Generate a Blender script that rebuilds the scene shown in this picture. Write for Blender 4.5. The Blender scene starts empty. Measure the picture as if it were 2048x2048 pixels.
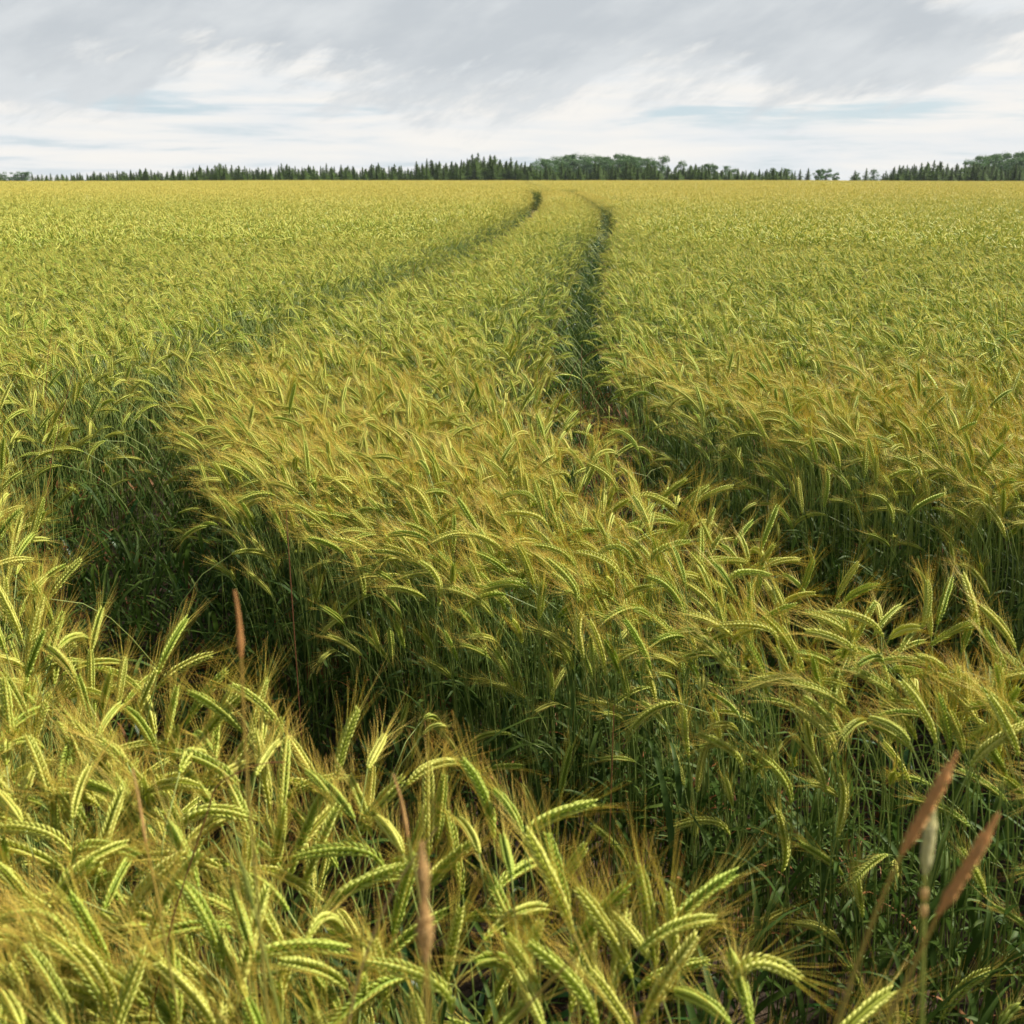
import bpy, math, random
import numpy as np
from mathutils import Vector, Matrix

R = math.radians
scene = bpy.context.scene
col = scene.collection

# ------------------------------------------------------------------ camera
TH = R(18.26)
CAM_H = 2.05
cam_d = bpy.data.cameras.new("camera")
cam = bpy.data.objects.new("camera", cam_d); col.objects.link(cam)
cam.location = (0, 0, CAM_H)
cam.rotation_euler = (R(90) - TH, 0, 0)
cam_d.sensor_width = 36; cam_d.lens = 36
cam_d.clip_start = 0.05; cam_d.clip_end = 12000
cam_d.dof.use_dof = True
cam_d.dof.focus_distance = 4.0
cam_d.dof.aperture_fstop = 7.5
scene.camera = cam

# ------------------------------------------------------------------ world + sun
SUN_AZ, SUN_EL = 62, 42           # degrees right of the view direction (+y), above horizon
world = bpy.data.worlds.new("World"); scene.world = world
world.use_nodes = True
wt = world.node_tree; wt.nodes.clear()

class NT:
    """tiny helper to write shader maths"""
    def __init__(s, tree): s.t = tree
    def n(s, typ, **kw):
        nd = s.t.nodes.new(typ)
        for k, v in kw.items(): setattr(nd, k, v)
        return nd
    def put(s, sock, v):
        if isinstance(v, bpy.types.NodeSocket): s.t.links.new(v, sock)
        elif v is not None: sock.default_value = v
    def m(s, op, a, b=None, c=None, clamp=False):
        nd = s.n('ShaderNodeMath', operation=op, use_clamp=clamp)
        for i, v in enumerate((a, b, c)):
            if v is not None: s.put(nd.inputs[i], v)
        return nd.outputs[0]
    def smooth(s, v, lo, hi):
        nd = s.n('ShaderNodeMapRange', interpolation_type='SMOOTHSTEP')
        s.put(nd.inputs[0], v); s.put(nd.inputs[1], lo); s.put(nd.inputs[2], hi)
        return nd.outputs[0]
    def mix(s, f, a, b):
        nd = s.n('ShaderNodeMix', data_type='RGBA')
        s.put(nd.inputs[0], f); s.put(nd.inputs[6], a); s.put(nd.inputs[7], b)
        return nd.outputs[2]
    def comb(s, x, y, z=0.0):
        nd = s.n('ShaderNodeCombineXYZ')
        s.put(nd.inputs[0], x); s.put(nd.inputs[1], y); s.put(nd.inputs[2], z)
        return nd.outputs[0]
    def noise(s, vec, scale, detail=5, rough=.55, dist=0.0):
        nd = s.n('ShaderNodeTexNoise')
        s.put(nd.inputs['Vector'], vec); nd.inputs['Scale'].default_value = scale
        nd.inputs['Detail'].default_value = detail; nd.inputs['Roughness'].default_value = rough
        nd.inputs['Distortion'].default_value = dist
        return nd.outputs[0]

W = NT(wt)
tc = W.n('ShaderNodeTexCoord')
sep = W.n('ShaderNodeSeparateXYZ'); wt.links.new(tc.outputs['Generated'], sep.inputs[0])
az = W.m('MULTIPLY', W.m('ARCTAN2', sep.outputs[0], sep.outputs[1]), 57.2958)     # degrees
el = W.m('MULTIPLY', W.m('ARCSINE', sep.outputs[2]), 57.2958)
# streaky cloud noise, streaks climb to the right
sx = W.m('MULTIPLY_ADD', el, -0.75, W.m('MULTIPLY', az, 0.80))
sy = W.m('MULTIPLY_ADD', az, -0.16, el)
n_str = W.noise(W.comb(W.m('MULTIPLY', sx, .27), W.m('MULTIPLY', sy, .36), 3.1), 1.0, 8, .56, .15)
n_big = W.noise(W.comb(W.m('MULTIPLY', az, .10), W.m('MULTIPLY', el, .30), 7.7), 1.0, 4, .5, .2)
n_hor = W.noise(W.comb(W.m('MULTIPLY', az, .10), W.m('MULTIPLY', el, 1.0), 1.3), 1.0, 7, .55, .25)
n_fine = W.noise(W.comb(W.m('MULTIPLY', sx, .85), W.m('MULTIPLY', sy, 1.15), 9.2), 1.0, 9, .64, .25)
# lower edge of the grey deck as a height over azimuth
fc = W.n('ShaderNodeFloatCurve')
cv = fc.mapping.curves[0]
W.put(fc.inputs['Value'], W.m('MULTIPLY_ADD', az, 1 / 60, .5, clamp=True))
edge = [(-30, 3.2), (-25, 3.4), (-20, 3.9), (-16, 4.9), (-12, 5.2), (-7, 4.3), (-3, 3.2), (2, 3.8), (6, 5.0),
        (9, 4.4), (13, 3.6), (17, 3.9), (21, 4.9), (25, 6.3), (30, 6.5)]
pts = [((a + 30) / 60, v / 10) for a, v in edge]
cv.points[0].location = pts[0]; cv.points[1].location = pts[-1]
for p in pts[1:-1]: cv.points.new(*p)
fc.mapping.update()
b_edge = W.m('MULTIPLY', fc.outputs[0], 10)
d = W.m('SUBTRACT', el, b_edge)
d = W.m('ADD', d, W.m('MULTIPLY', W.m('SUBTRACT', n_str, .5), 9.0))
d = W.m('ADD', d, W.m('MULTIPLY', W.m('SUBTRACT', n_fine, .5), 4.0))
grey = W.smooth(d, -1.2, 1.3)
# bright hole in the deck, upper right
hx = W.m('DIVIDE', W.m('SUBTRACT', az, 23.5), 3.6); hy = W.m('DIVIDE', W.m('SUBTRACT', el, 8.1), 1.1)
hd = W.m('ADD', W.m('MULTIPLY', hx, hx), W.m('MULTIPLY', hy, hy))
hole = W.smooth(W.m('ADD', hd, W.m('MULTIPLY', W.m('SUBTRACT', n_fine, .5), 2.4)), 1.7, .2)
grey = W.m('MULTIPLY', grey, W.m('SUBTRACT', 1.0, W.m('MULTIPLY', hole, .8)))
# blue sky base
sky = W.n('ShaderNodeTexSky', sky_type='NISHITA', sun_disc=False)
sky.sun_elevation = R(SUN_EL); sky.sun_rotation = R(SUN_AZ)
sky.air_density = 1.0; sky.dust_density = 1.2
skyc = W.n('ShaderNodeVectorMath', operation='SCALE'); wt.links.new(sky.outputs[0], skyc.inputs[0]); skyc.inputs['Scale'].default_value = .10
blue = W.mix(.80, skyc.outputs[0], (.60, .735, .82, 1))
white = W.mix(W.smooth(n_hor, .35, .65), (.80, .83, .85, 1), (.93, .905, .86, 1))
n_hor2 = W.m('ADD', n_hor, W.m('SUBTRACT', .07, W.m('MULTIPLY', W.smooth(az, -4, 9), W.m('MULTIPLY', .16, W.m('MULTIPLY', W.smooth(el, 1.9, 2.7), W.smooth(el, 3.9, 3.2))))))
cover = W.smooth(W.m('ADD', n_hor2, W.m('MULTIPLY', W.m('SUBTRACT', n_big, .5), .5)), .30, .50)
upw = W.smooth(el, 3.2, 4.6)
cover = W.m('MAXIMUM', cover, upw)
cover = W.m('MAXIMUM', cover, W.m('MULTIPLY', W.smooth(el, 1.1, .2), .6))
low = W.mix(cover, blue, white)
greyc = W.mix(W.smooth(W.m('ADD', W.m('MULTIPLY', n_str, .6), W.m('MULTIPLY', n_big, .4)), .38, .62), (.56, .60, .635, 1), (.70, .73, .75, 1))
allc = W.mix(grey, low, greyc)
# unseen sky overhead, darkened to raise the light contrast on the crop
allc = W.mix(W.smooth(el, 9, 32), allc, (.30, .335, .37, 1))
bg = W.n('ShaderNodeBackground'); wt.links.new(allc, bg.inputs[0]); bg.inputs[1].default_value = 0.51
wo = W.n('ShaderNodeOutputWorld'); wt.links.new(bg.outputs[0], wo.inputs[0])
# the sky texture itself feeds the blue at 0.10

sun_d = bpy.data.lights.new("sun", 'SUN'); sun = bpy.data.objects.new("sun", sun_d); col.objects.link(sun)
sun_d.energy = 5.0; sun_d.angle = R(3); sun_d.color = (1.0, .93, .80)
sdir = Vector((math.sin(R(SUN_AZ)) * math.cos(R(SUN_EL)), math.cos(R(SUN_AZ)) * math.cos(R(SUN_EL)), math.sin(R(SUN_EL))))
sun.rotation_euler = sdir.to_track_quat('Z', 'Y').to_euler()
sun.location = sdir * 60

scene.view_settings.view_transform = 'Standard'
scene.view_settings.look = 'None'
scene.view_settings.exposure = 1.0
scene.cycles.max_bounces = 4
scene.cycles.diffuse_bounces = 3
scene.cycles.transmission_bounces = 4
scene.cycles.transparent_max_bounces = 4
scene.cycles.use_adaptive_sampling = False
scene.cycles.use_denoising = True

# ------------------------------------------------------------------ materials
def attr(N, name):
    a = N.n('ShaderNodeAttribute'); a.attribute_name = name; return a.outputs['Fac']

def plant_mat(name, c0, c1, c0b, c1b, transl=.35, rough=.5, spec=.3, blotch=None, far_gold=0):
    """c0->c1 along the part (attribute t), a/b variation per plant"""
    m = bpy.data.materials.new(name); m.use_nodes = True
    t = m.node_tree; t.nodes.clear(); N = NT(t)
    oi = N.n('ShaderNodeObjectInfo')
    f = attr(N, 't'); r = oi.outputs['Random']
    a = N.mix(f, (*c0, 1), (*c1, 1)); b = N.mix(f, (*c0b, 1), (*c1b, 1))
    r2 = N.m('FRACT', N.m('MULTIPLY_ADD', attr(N, 'v'), 7.31, r))
    c = N.mix(r2, a, b)
    geo = N.n('ShaderNodeNewGeometry')
    nz = N.noise(geo.outputs['Position'], 1.1, 3, .5)
    nz2 = N.noise(geo.outputs['Position'], .09, 3, .5)
    c = N.mix(N.m('MULTIPLY', N.smooth(nz, .35, .7), .25), c, b)
    c = N.mix(N.m('MULTIPLY', N.smooth(nz2, .42, .62), .35), c, a)
    if far_gold:      # golden look of awns at a grazing view, put into the colour by distance
        sp_ = N.n('ShaderNodeSeparateXYZ'); t.links.new(geo.outputs['Position'], sp_.inputs[0])
        c = N.mix(N.m('MULTIPLY', N.smooth(sp_.outputs[1], 5, 55), far_gold), c, (c1b[0], c1b[1] * .90, c1b[2] * .80, 1))
    if blotch:
        tcn = N.n('ShaderNodeTexCoord')
        bz = N.noise(tcn.outputs['Object'], blotch[1], 3, .6)
        c = N.mix(N.m('MULTIPLY', N.smooth(bz, .55, .7), blotch[2]), c, (*blotch[0], 1))
    p = N.n('ShaderNodeBsdfPrincipled'); t.links.new(c, p.inputs['Base Color'])
    p.inputs['Roughness'].default_value = rough; p.inputs['Specular IOR Level'].default_value = spec
    out = N.n('ShaderNodeOutputMaterial')
    if transl > 0:
        tr = N.n('ShaderNodeBsdfTranslucent'); t.links.new(c, tr.inputs[0])
        mx = N.n('ShaderNodeMixShader'); mx.inputs[0].default_value = transl
        t.links.new(p.outputs[0], mx.inputs[1]); t.links.new(tr.outputs[0], mx.inputs[2])
        t.links.new(mx.outputs[0], out.inputs[0])
    else:
        t.links.new(p.outputs[0], out.inputs[0])
    return m

M_EAR = plant_mat("ear_husk", (.22, .36, .026), (.47, .58, .10), (.47, .51, .06), (.80, .77, .23), .34, .5, .3, far_gold=.6)
M_AWN = plant_mat("awn", (.52, .56, .08), (.82, .54, .11), (.76, .72, .16), (.90, .63, .17), .45, .45, .3, far_gold=.35)

M_STEM = plant_mat("stalk", (.09, .14, .04), (.20, .30, .07), (.16, .19, .05), (.32, .38, .10), .10, .45, .4)
M_LEAF = plant_mat("leaf_blade", (.032, .072, .014), (.048, .095, .018), (.055, .105, .018), (.11, .16, .028), .35, .55, .12)
M_DRY = plant_mat("dry_leaf", (.15, .05, .02), (.24, .08, .03), (.26, .15, .06), (.34, .14, .045), .30, .6, .2)
M_WEED = plant_mat("weed_leaf", (.025, .085, .018), (.04, .13, .025), (.035, .10, .022), (.07, .18, .04), .40, .4, .4)

def simple_mat(name, c, c2=None, transl=.2, rough=.6, sc=300):
    c2 = c2 or c
    return plant_mat(name, c, c2, tuple(x * .85 for x in c), tuple(x * .85 for x in c2), transl, rough, .2)

# ------------------------------------------------------------------ mesh builder
class MB:
    def __init__(s): s.v = []; s.f = []; s.t = []; s.m = []; s.r = []
    def add(s, vs, fs, ts, mat=0, rv=0.0):
        o = len(s.v)
        s.v.extend(vs); s.t.extend(ts); s.r.extend([rv] * len(vs))
        for f in fs: s.f.append(tuple(i + o for i in f)); s.m.append(mat)
    def join(s, o, mat=None, mtx=None, rv=None):
        off = len(s.v)
        if mtx is None: s.v.extend(o.v)
        else: s.v.extend([tuple(mtx @ Vector(p)) for p in o.v])
        s.t.extend(o.t); s.r.extend(o.r if rv is None else [rv] * len(o.v))
        for f, m in zip(o.f, o.m): s.f.append(tuple(i + off for i in f)); s.m.append(m if mat is None else mat)
    def mesh(s, name, mats, smooth=True):
        me = bpy.data.meshes.new(name)
        me.from_pydata(s.v, [], s.f)
        for m in mats: me.materials.append(m)
        me.polygons.foreach_set('material_index', s.m)
        me.polygons.foreach_set('use_smooth', [smooth] * len(s.f))
        a = me.attributes.new('t', 'FLOAT', 'POINT'); a.data.foreach_set('value', s.t)
        a = me.attributes.new('v', 'FLOAT', 'POINT'); a.data.foreach_set('value', s.r)
        me.update()
        return me

def frames(P):
    """tangent / two normals along a polyline"""
    n = len(P); T = []
    for i in range(n):
        a = P[max(i - 1, 0)]; b = P[min(i + 1, n - 1)]
        T.append((b - a).normalized())
    ref = Vector((0, 1, 0))
    if abs(T[0].dot(ref)) > .8: ref = Vector((1, 0, 0))
    U = []; u = (ref - T[0] * ref.dot(T[0])).normalized()
    for i in range(n):
        u = (u - T[i] * u.dot(T[i])).normalized(); U.append(u.copy())
    return T, U, [T[i].cross(U[i]) for i in range(n)]

def tube(mb, P, rad, sides=4, mat=0, t0=0, t1=1, rv=0.0):
    T, U, V = frames(P); n = len(P); vs = []; ts = []
    for i in range(n):
        r = rad(i / (n - 1)) if callable(rad) else rad
        for k in range(sides):
            a = 2 * math.pi * k / sides
            vs.append(tuple(P[i] + (U[i] * math.cos(a) + V[i] * math.sin(a)) * r)); ts.append(t0 + (t1 - t0) * i / (n - 1))
    fs = []
    for i in range(n - 1):
        for k in range(sides):
            a = i * sides + k; b = i * sides + (k + 1) % sides
            fs.append((a, b, b + sides, a + sides))
    mb.add(vs, fs, ts, mat, rv)

def lemma(mb, base, d, side, L, w, mat=0, hi=True):
    """one husk: pointed boat-shaped body"""
    u = side - d * side.dot(d); u.normalize(); v = d.cross(u)
    vs = [tuple(base)]; ts = [0.0]; fs = []
    rings = ((.28, .80), (.62, 1.0)) if hi else ((.42, 1.0),)
    S = 5 if hi else 4
    for (s, k) in rings:
        c = base + d * (L * s) + u * (w * .30 * math.sin(s * math.pi))
        for j in range(S):
            a = 2 * math.pi * j / S
            vs.append(tuple(c + (u * math.cos(a) * .62 + v * math.sin(a)) * (w * .5 * k))); ts.append(s)
    vs.append(tuple(base + d * L)); ts.append(1.0)
    for j in range(S): fs.append((0, 1 + (j + 1) % S, 1 + j))
    nr = len(rings)
    for q in range(nr - 1):
        for j in range(S):
            a = 1 + q * S + j; b = 1 + q * S + (j + 1) % S
            fs.append((a, b, b + S, a + S))
    last = 1 + nr * S; o = 1 + (nr - 1) * S
    for j in range(S): fs.append((o + j, o + (j + 1) % S, last))
    mb.add(vs, fs, ts, mat)
    return base + d * L

def resample(P, n):
    L = [0.0]
    for i in range(1, len(P)): L.append(L[-1] + (P[i] - P[i - 1]).length)
    out = []; j = 0
    for k in range(n):
        s = L[-1] * k / (n - 1)
        while j < len(P) - 2 and L[j + 1] < s: j += 1
        f = (s - L[j]) / max(L[j + 1] - L[j], 1e-9)
        out.append(P[j].lerp(P[j + 1], min(max(f, 0), 1)))
    return out, L[-1]

def build_ear(P, rng, lod=0, awn_len=1.0, fat=1.0):
    """ear along polyline P; returns (ear MB, awn MB)"""
    ear, awn = MB(), MB()
    nn = {0: 16, 1: 10}[lod]
    Q, L = resample(P, nn + 1)
    T, U, V = frames(Q)
    tw = rng.uniform(0, math.pi)
    k = L / .115
    w = .0049 * fat * (1.0 if lod == 0 else 1.5)
    ll = .0142 * k * (1 if lod == 0 else 1.35)
    tube(ear, Q, lambda s: .0028 * (1 - .55 * s), 5, 0, .0, .2)
    for i in range(nn):
        s = i / nn
        env = (.72 + .5 * min(s * 5, 1)) * (1 - .45 * max(0, s - .7) / .3)
        side0 = U[i] * math.cos(tw) + V[i] * math.sin(tw)
        nrm = T[i].cross(side0)
        for sgn in (1, -1):
            if lod == 0:
                opts = ((.78,), (-.78,))
            else:
                opts = ((.0,),)
            for (o,) in opts:
                sd = (side0 * sgn * math.cos(o) + nrm * math.sin(o)).normalized()
                spread = .42 + rng.uniform(-.07, .07)
                dd = (T[i] * math.cos(spread) + sd * math.sin(spread)).normalized()
                base = Q[i] + sd * .0010 * env + T[i] * (L / nn * (.5 if sgn > 0 else 0))
                tip = lemma(ear, base, dd, sd, ll * env, w * env, 0, lod == 0)
                # awn
                if rng.random() < (.45 if lod == 1 else .22): continue
                al = awn_len * rng.uniform(.040, .070) * (.75 + .5 * s)
                jit = Vector((rng.gauss(0, 1), rng.gauss(0, 1), rng.gauss(0, 1))) * .045
                sp2 = spread * rng.uniform(.45, 1.0)
                d1 = (T[i] * math.cos(sp2) + sd * math.sin(sp2) + jit).normalized()
                p1 = tip + d1 * al * .5
                p2 = p1 + (d1 + Vector((0, 0, .05)) + sd * rng.uniform(0, .12)).normalized() * al * .5
                if lod == 0:
                    r0 = .00031
                    tube(awn, [tip - dd * .002, p1, p2], lambda q: r0 * (1 - .75 * q), 3, 0, 0, 1, rng.random())
                else:
                    sdv = d1.cross(Vector((rng.gauss(0, 1), rng.gauss(0, 1), rng.gauss(0, 1)))).normalized() * .0008
                    awn.add([tuple(tip - sdv), tuple(tip + sdv), tuple(p2)], [(0, 1, 2)], [0, 0, 1], 0, rng.random())
    return ear, awn

def build_leaf(base, dirv, L, w, rng, droop=1.6, segs=7, up=.9):
    mb = MB(); P = []; p = base.copy(); ang = math.atan2(up, .45)
    h = Vector((dirv.x, dirv.y, 0)).normalized(); side = Vector((-h.y, h.x, 0))
    tw = rng.uniform(-.8, .8)
    vs = []; ts = []; fs = []
    for i in range(segs + 1):
        s = i / segs
        ww = w * .5 * min(1, .35 + s * 4) * (1 - s ** 2.2) + .0004
        sd = (side * math.cos(tw * s) + Vector((0, 0, 1)) * math.sin(tw * s))
        vs += [tuple(p - sd * ww), tuple(p - Vector((0, 0, ww * .35))), tuple(p + sd * ww)]; ts += [s] * 3
        p = p + (h * math.cos(ang) + Vector((0, 0, 1)) * math.sin(ang)) * (L / segs)
        ang -= droop / segs * (.5 + s * 1.1)
    for i in range(segs):
        a = i * 3
        fs += [(a, a + 1, a + 4, a + 3), (a + 1, a + 2, a + 5, a + 4)]
    mb.add(vs, fs, ts, 0, rng.random())
    return mb

def stem_path(height, bend, rng, ear_len=.115):
    """plant bending towards +x.  bend = final angle of the ear tip from vertical (rad)"""
    n = 26; ds = 1 / n; P = [Vector((0, 0, 0))]
    lean = rng.uniform(.0, .09) + bend * .03; side = rng.uniform(-.05, .05)
    Ltot = height * 1.03; ang = lean
    out = [Vector((0, 0, 0))]
    p = Vector((0, 0, 0)); step = (Ltot) / 22
    neck = bend * .45
    for i in range(22):
        s = i / 21
        a = lean + neck * max(0, (s - .72) / .28) ** 1.5
        p = p + Vector((math.sin(a), side * (1 - s), math.cos(a))) * step
        out.append(p.copy())
    a0 = lean + neck; E = [p.copy()]
    m = 12
    for i in range(m):
        a = a0 + (bend - a0) * ((i + 1) / m) ** .8
        p = p + Vector((math.sin(a), 0, math.cos(a))) * (ear_len / m)
        E.append(p.copy())
    return out, E

def stalk_h(b): return 1.095 - .10 * max(0, math.cos(.8 * b))
def plant_parts(height, bend, seed, lod=0, ear_len=None):
    rng = random.Random(seed)
    S, E = stem_path(height, bend, rng, ear_len or rng.uniform(.095, .13))
    stem = MB()
    SS, _ = resample(S, 12 if lod == 0 else 6)
    tube(stem, SS, lambda q: .0021 * (1 - .45 * q) * (1 if lod == 0 else 1.3), 5 if lod == 0 else 3)
    ear, awn = build_ear(E, rng, lod, rng.uniform(.85, 1.2), rng.uniform(.9, 1.15))
    leaves = []
    for k in range(2):
        hz = height * (rng.uniform(.22, .42) + k * .19); idx = min(int(hz / height * 22), 20)
        a = rng.uniform(0, 6.28)
        leaves.append(build_leaf(S[idx], Vector((math.cos(a), math.sin(a), 0)), rng.uniform(.16, .26), rng.uniform(.011, .018), rng, rng.uniform(1.0, 2.6), 7 if lod == 0 else 4))
    return stem, ear, awn, leaves

MATS = [M_STEM, M_EAR, M_AWN, M_LEAF, M_DRY]
def joined(parts, rv=None, dry=0.0, rng=random):
    s, e, a, ls = parts; mb = MB()
    mb.join(s, 0); mb.join(e, 1); mb.join(a, 2)
    for i, l in enumerate(ls): mb.join(l, 4 if (i == 0 and rng.random() < .18) else 3)
    return mb

# ------------------------------------------------------------------ terrain and tracks
TRACK_A = [(1.6, -.2), (.91, .86), (.50, 1.37), (.14, 1.71), (-.36, 2.08), (-.75, 2.45), (-1.13, 2.93), (-1.42, 3.45), (-1.56, 4.1), (-1.72, 4.8), (-1.68, 5.5),
           (-1.55, 6.8), (-1.32, 8.6), (-.93, 11.5), (-.52, 15), (-.05, 21), (.5, 30), (1.0, 42), (1.35, 58), (1.6, 75), (1.9, 100), (2.2, 160)]
TRACK_B = [(4.3, -.9), (2.32, 1.28), (1.45, 2.33), (.96, 3.12), (.60, 4.05), (.38, 4.9), (.39, 6.2), (.50, 7.7), (.76, 10.6), (1.26, 16),
           (1.98, 22), (2.72, 31), (3.1, 42), (3.4, 60), (3.7, 100), (4.0, 160)]
def dist_track(X, Y, TR):
    """distance to a polyline and the vector pointing to it (numpy)"""
    best = np.full(X.shape, 1e9); bx = np.zeros_like(X); by = np.zeros_like(X)
    for (x0, y0), (x1, y1) in zip(TR[:-1], TR[1:]):
        dx, dy = x1 - x0, y1 - y0; L2 = dx * dx + dy * dy
        s = np.clip(((X - x0) * dx + (Y - y0) * dy) / L2, 0, 1)
        qx, qy = x0 + s * dx - X, y0 + s * dy - Y; dd = np.hypot(qx, qy)
        m = dd < best; best = np.where(m, dd, best); bx = np.where(m, qx, bx); by = np.where(m, qy, by)
    return best, bx, by
def halfw(Y, A=True):
    if A: return np.interp(Y, [0, 1, 1.6, 2.2, 3.5, 4.0, 4.6, 5.5, 8, 12, 40, 100], [.36, .38, .37, .33, .28, .27, .19, .10, .10, .20, .28, .34])
    return np.interp(Y, [0, 2, 3.2, 3.9, 5, 12, 30, 45, 60], [.39, .40, .35, .24, .17, .19, .24, .16, .10])
def terr(X, Y):
    X = np.asarray(X, float); Y = np.asarray(Y, float)
    r = np.hypot(X * .9, Y)
    z = np.where(r > 105, -.0000420 * np.clip(r - 105, 0, 150) ** 2 - .0126 * np.clip(r - 255, 0, None), 0)
    z = z + .05 * np.sin(X * .11 + 1.3) * np.cos(Y * .07) * np.clip((np.hypot(X, Y) - 12) / 30, 0, 1)
    return z

def setp(o, label=None, cat=None, group=None, kind=None):
    if label: o['label'] = label
    if cat: o['category'] = cat
    if group: o['group'] = group
    if kind: o['kind'] = kind
    return o

def link(name, me, parent=None):
    o = bpy.data.objects.new(name, me); col.objects.link(o)
    if parent: o.parent = parent
    return o

# ground sheet
def ground():
    ys = np.concatenate([np.linspace(-60, -2, 12), np.linspace(-1, 10, 45), np.linspace(10.8, 60, 60), np.linspace(63, 300, 80), np.linspace(330, 3500, 40)])
    xs = np.concatenate([-np.geomspace(2500, 6, 40), np.linspace(-5.5, 5.5, 56), np.geomspace(6, 2500, 40)])
    X, Y = np.meshgrid(xs, ys); Z = terr(X, Y)
    da, _, _ = dist_track(X, Y, TRACK_A); db, _, _ = dist_track(X, Y, TRACK_B)
    Z = Z - .05 * np.exp(-(np.minimum(da, db) / .2) ** 2)
    nx, ny = len(xs), len(ys)
    vs = np.stack([X, Y, Z], -1).reshape(-1, 3).tolist()
    fs = [(j * nx + i, j * nx + i + 1, (j + 1) * nx + i + 1, (j + 1) * nx + i) for j in range(ny - 1) for i in range(nx - 1)]
    me = bpy.data.meshes.new("ground"); me.from_pydata(vs, [], fs)
    me.polygons.foreach_set('use_smooth', [True] * len(fs))
    m = bpy.data.materials.new("soil"); m.use_nodes = True; t = m.node_tree; N = NT(t)
    p = t.nodes['Principled BSDF']
    geo = N.n('ShaderNodeNewGeometry')
    a = N.noise(geo.outputs['Position'], 9, 6, .65); b = N.noise(geo.outputs['Position'], 90, 4, .6)
    c = N.mix(N.smooth(a, .35, .65), (.028, .018, .010, 1), (.065, .040, .022, 1))
    c = N.mix(N.m('MULTIPLY', N.smooth(b, .5, .7), .5), c, (.10, .06, .03, 1))
    sepp = N.n('ShaderNodeSeparateXYZ'); t.links.new(geo.outputs['Position'], sepp.inputs[0])
    c = N.mix(N.smooth(sepp.outputs[1], 158, 166), c, N.mix(a, (.05, .09, .02, 1), (.10, .14, .04, 1)))
    t.links.new(c, p.inputs['Base Color']); p.inputs['Roughness'].default_value = .95
    bp = N.n('ShaderNodeBump'); bp.inputs['Strength'].default_value = .8; bp.inputs['Distance'].default_value = .03
    t.links.new(N.m('ADD', a, N.m('MULTIPLY', b, .3)), bp.inputs['Height']); t.links.new(bp.outputs[0], p.inputs['Normal'])
    me.materials.append(m)
    setp(link("ground", me), "dark brown soil of the field with two wheel ruts, seen between the stalks", None, None, 'structure')
ground()

# ------------------------------------------------------------------ crop prototypes
proto = bpy.data.collections.new("crop_prototypes")        # not linked to the scene: only read by the instancer
part_sets = []        # per detailed variant: part meshes for individual plants
rngp = random.Random(11)
def add_proto(mb):
    me = mb.mesh("crop_plant", MATS)
    o = bpy.data.objects.new("crop_plant_%03d" % len(proto.objects), me); proto.objects.link(o); return len(proto.objects) - 1

V0 = []      # detailed (index, bend)
bends = [.2, .35, .5, .6, .7, .8, .9, 1.0, 1.1, 1.2, 1.3, 1.4, 1.5, 1.65, 1.8, 1.95, 2.15, .45, 1.05, 2.45]
for i, b in enumerate(bends):
    parts = plant_parts(stalk_h(b), b, 100 + i, 0)
    V0.append(add_proto(joined(parts, rng=rngp)))
    s, e, a, ls = parts
    part_sets.append((s.mesh("stem", [M_STEM]), e.mesh("ear", [M_EAR]), a.mesh("awns", [M_AWN]), [l.mesh("leaf", [M_LEAF]) for l in ls]))
V1 = []; VB1 = [.3, .5, .7, .9, 1.1, 1.25, 1.4, 1.55, 1.7, 1.9, 2.2, 1.0]
for i, b in enumerate(VB1):
    V1.append(add_proto(joined(plant_parts(stalk_h(b), b, 300 + i, 1), rng=rngp)))
# far clumps: a square metre of crop in one mesh
def lite_plant(mb, x, y, h, bend, rot, rng, big=1.0):
    ca, sa = math.cos(rot), math.sin(rot)
    S, E = stem_path(h, bend, rng)
    tr = lambda p: Vector((x + p.x * ca - p.y * sa, y + p.x * sa + p.y * ca, p.z))
    SS = [tr(S[0]), tr(S[12]), tr(S[18]), tr(S[22])]
    sd = Vector((-sa, ca, 0)) * .0022 * big
    vs = []; ts = []
    for i, p in enumerate(SS): vs += [tuple(p - sd), tuple(p + sd)]; ts += [i / 3] * 2
    rv = rng.random()
    mb.add(vs, [(0, 1, 3, 2), (2, 3, 5, 4), (4, 5, 7, 6)], ts, 0, rv)
    EE = [tr(E[0]), tr(E[4]), tr(E[8]), tr(E[12])]
    rr = (.0038, .0074, .0066, .002)
    tube(mb, EE, lambda s: rr[int(round(s * 3))] * big, 4, 1, 0, 1, rv)
    T = [(EE[i + 1] - EE[i]).normalized() for i in range(3)]
    for k in range(9):
        s = rng.random() * 2.99; i = int(s); p = EE[i].lerp(EE[i + 1], s - i)
        jd = Vector((rng.gauss(0, 1), rng.gauss(0, 1), rng.gauss(0, 1))).normalized()
        d1 = (T[i] + jd * .42).normalized(); sv = d1.cross(jd).normalized() * .0009 * big
        q = p + d1 * rng.uniform(.045, .075)
        mb.add([tuple(p - sv), tuple(p + sv), tuple(q)], [(0, 1, 2)], [0, 0, 1], 2, rng.random())
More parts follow.
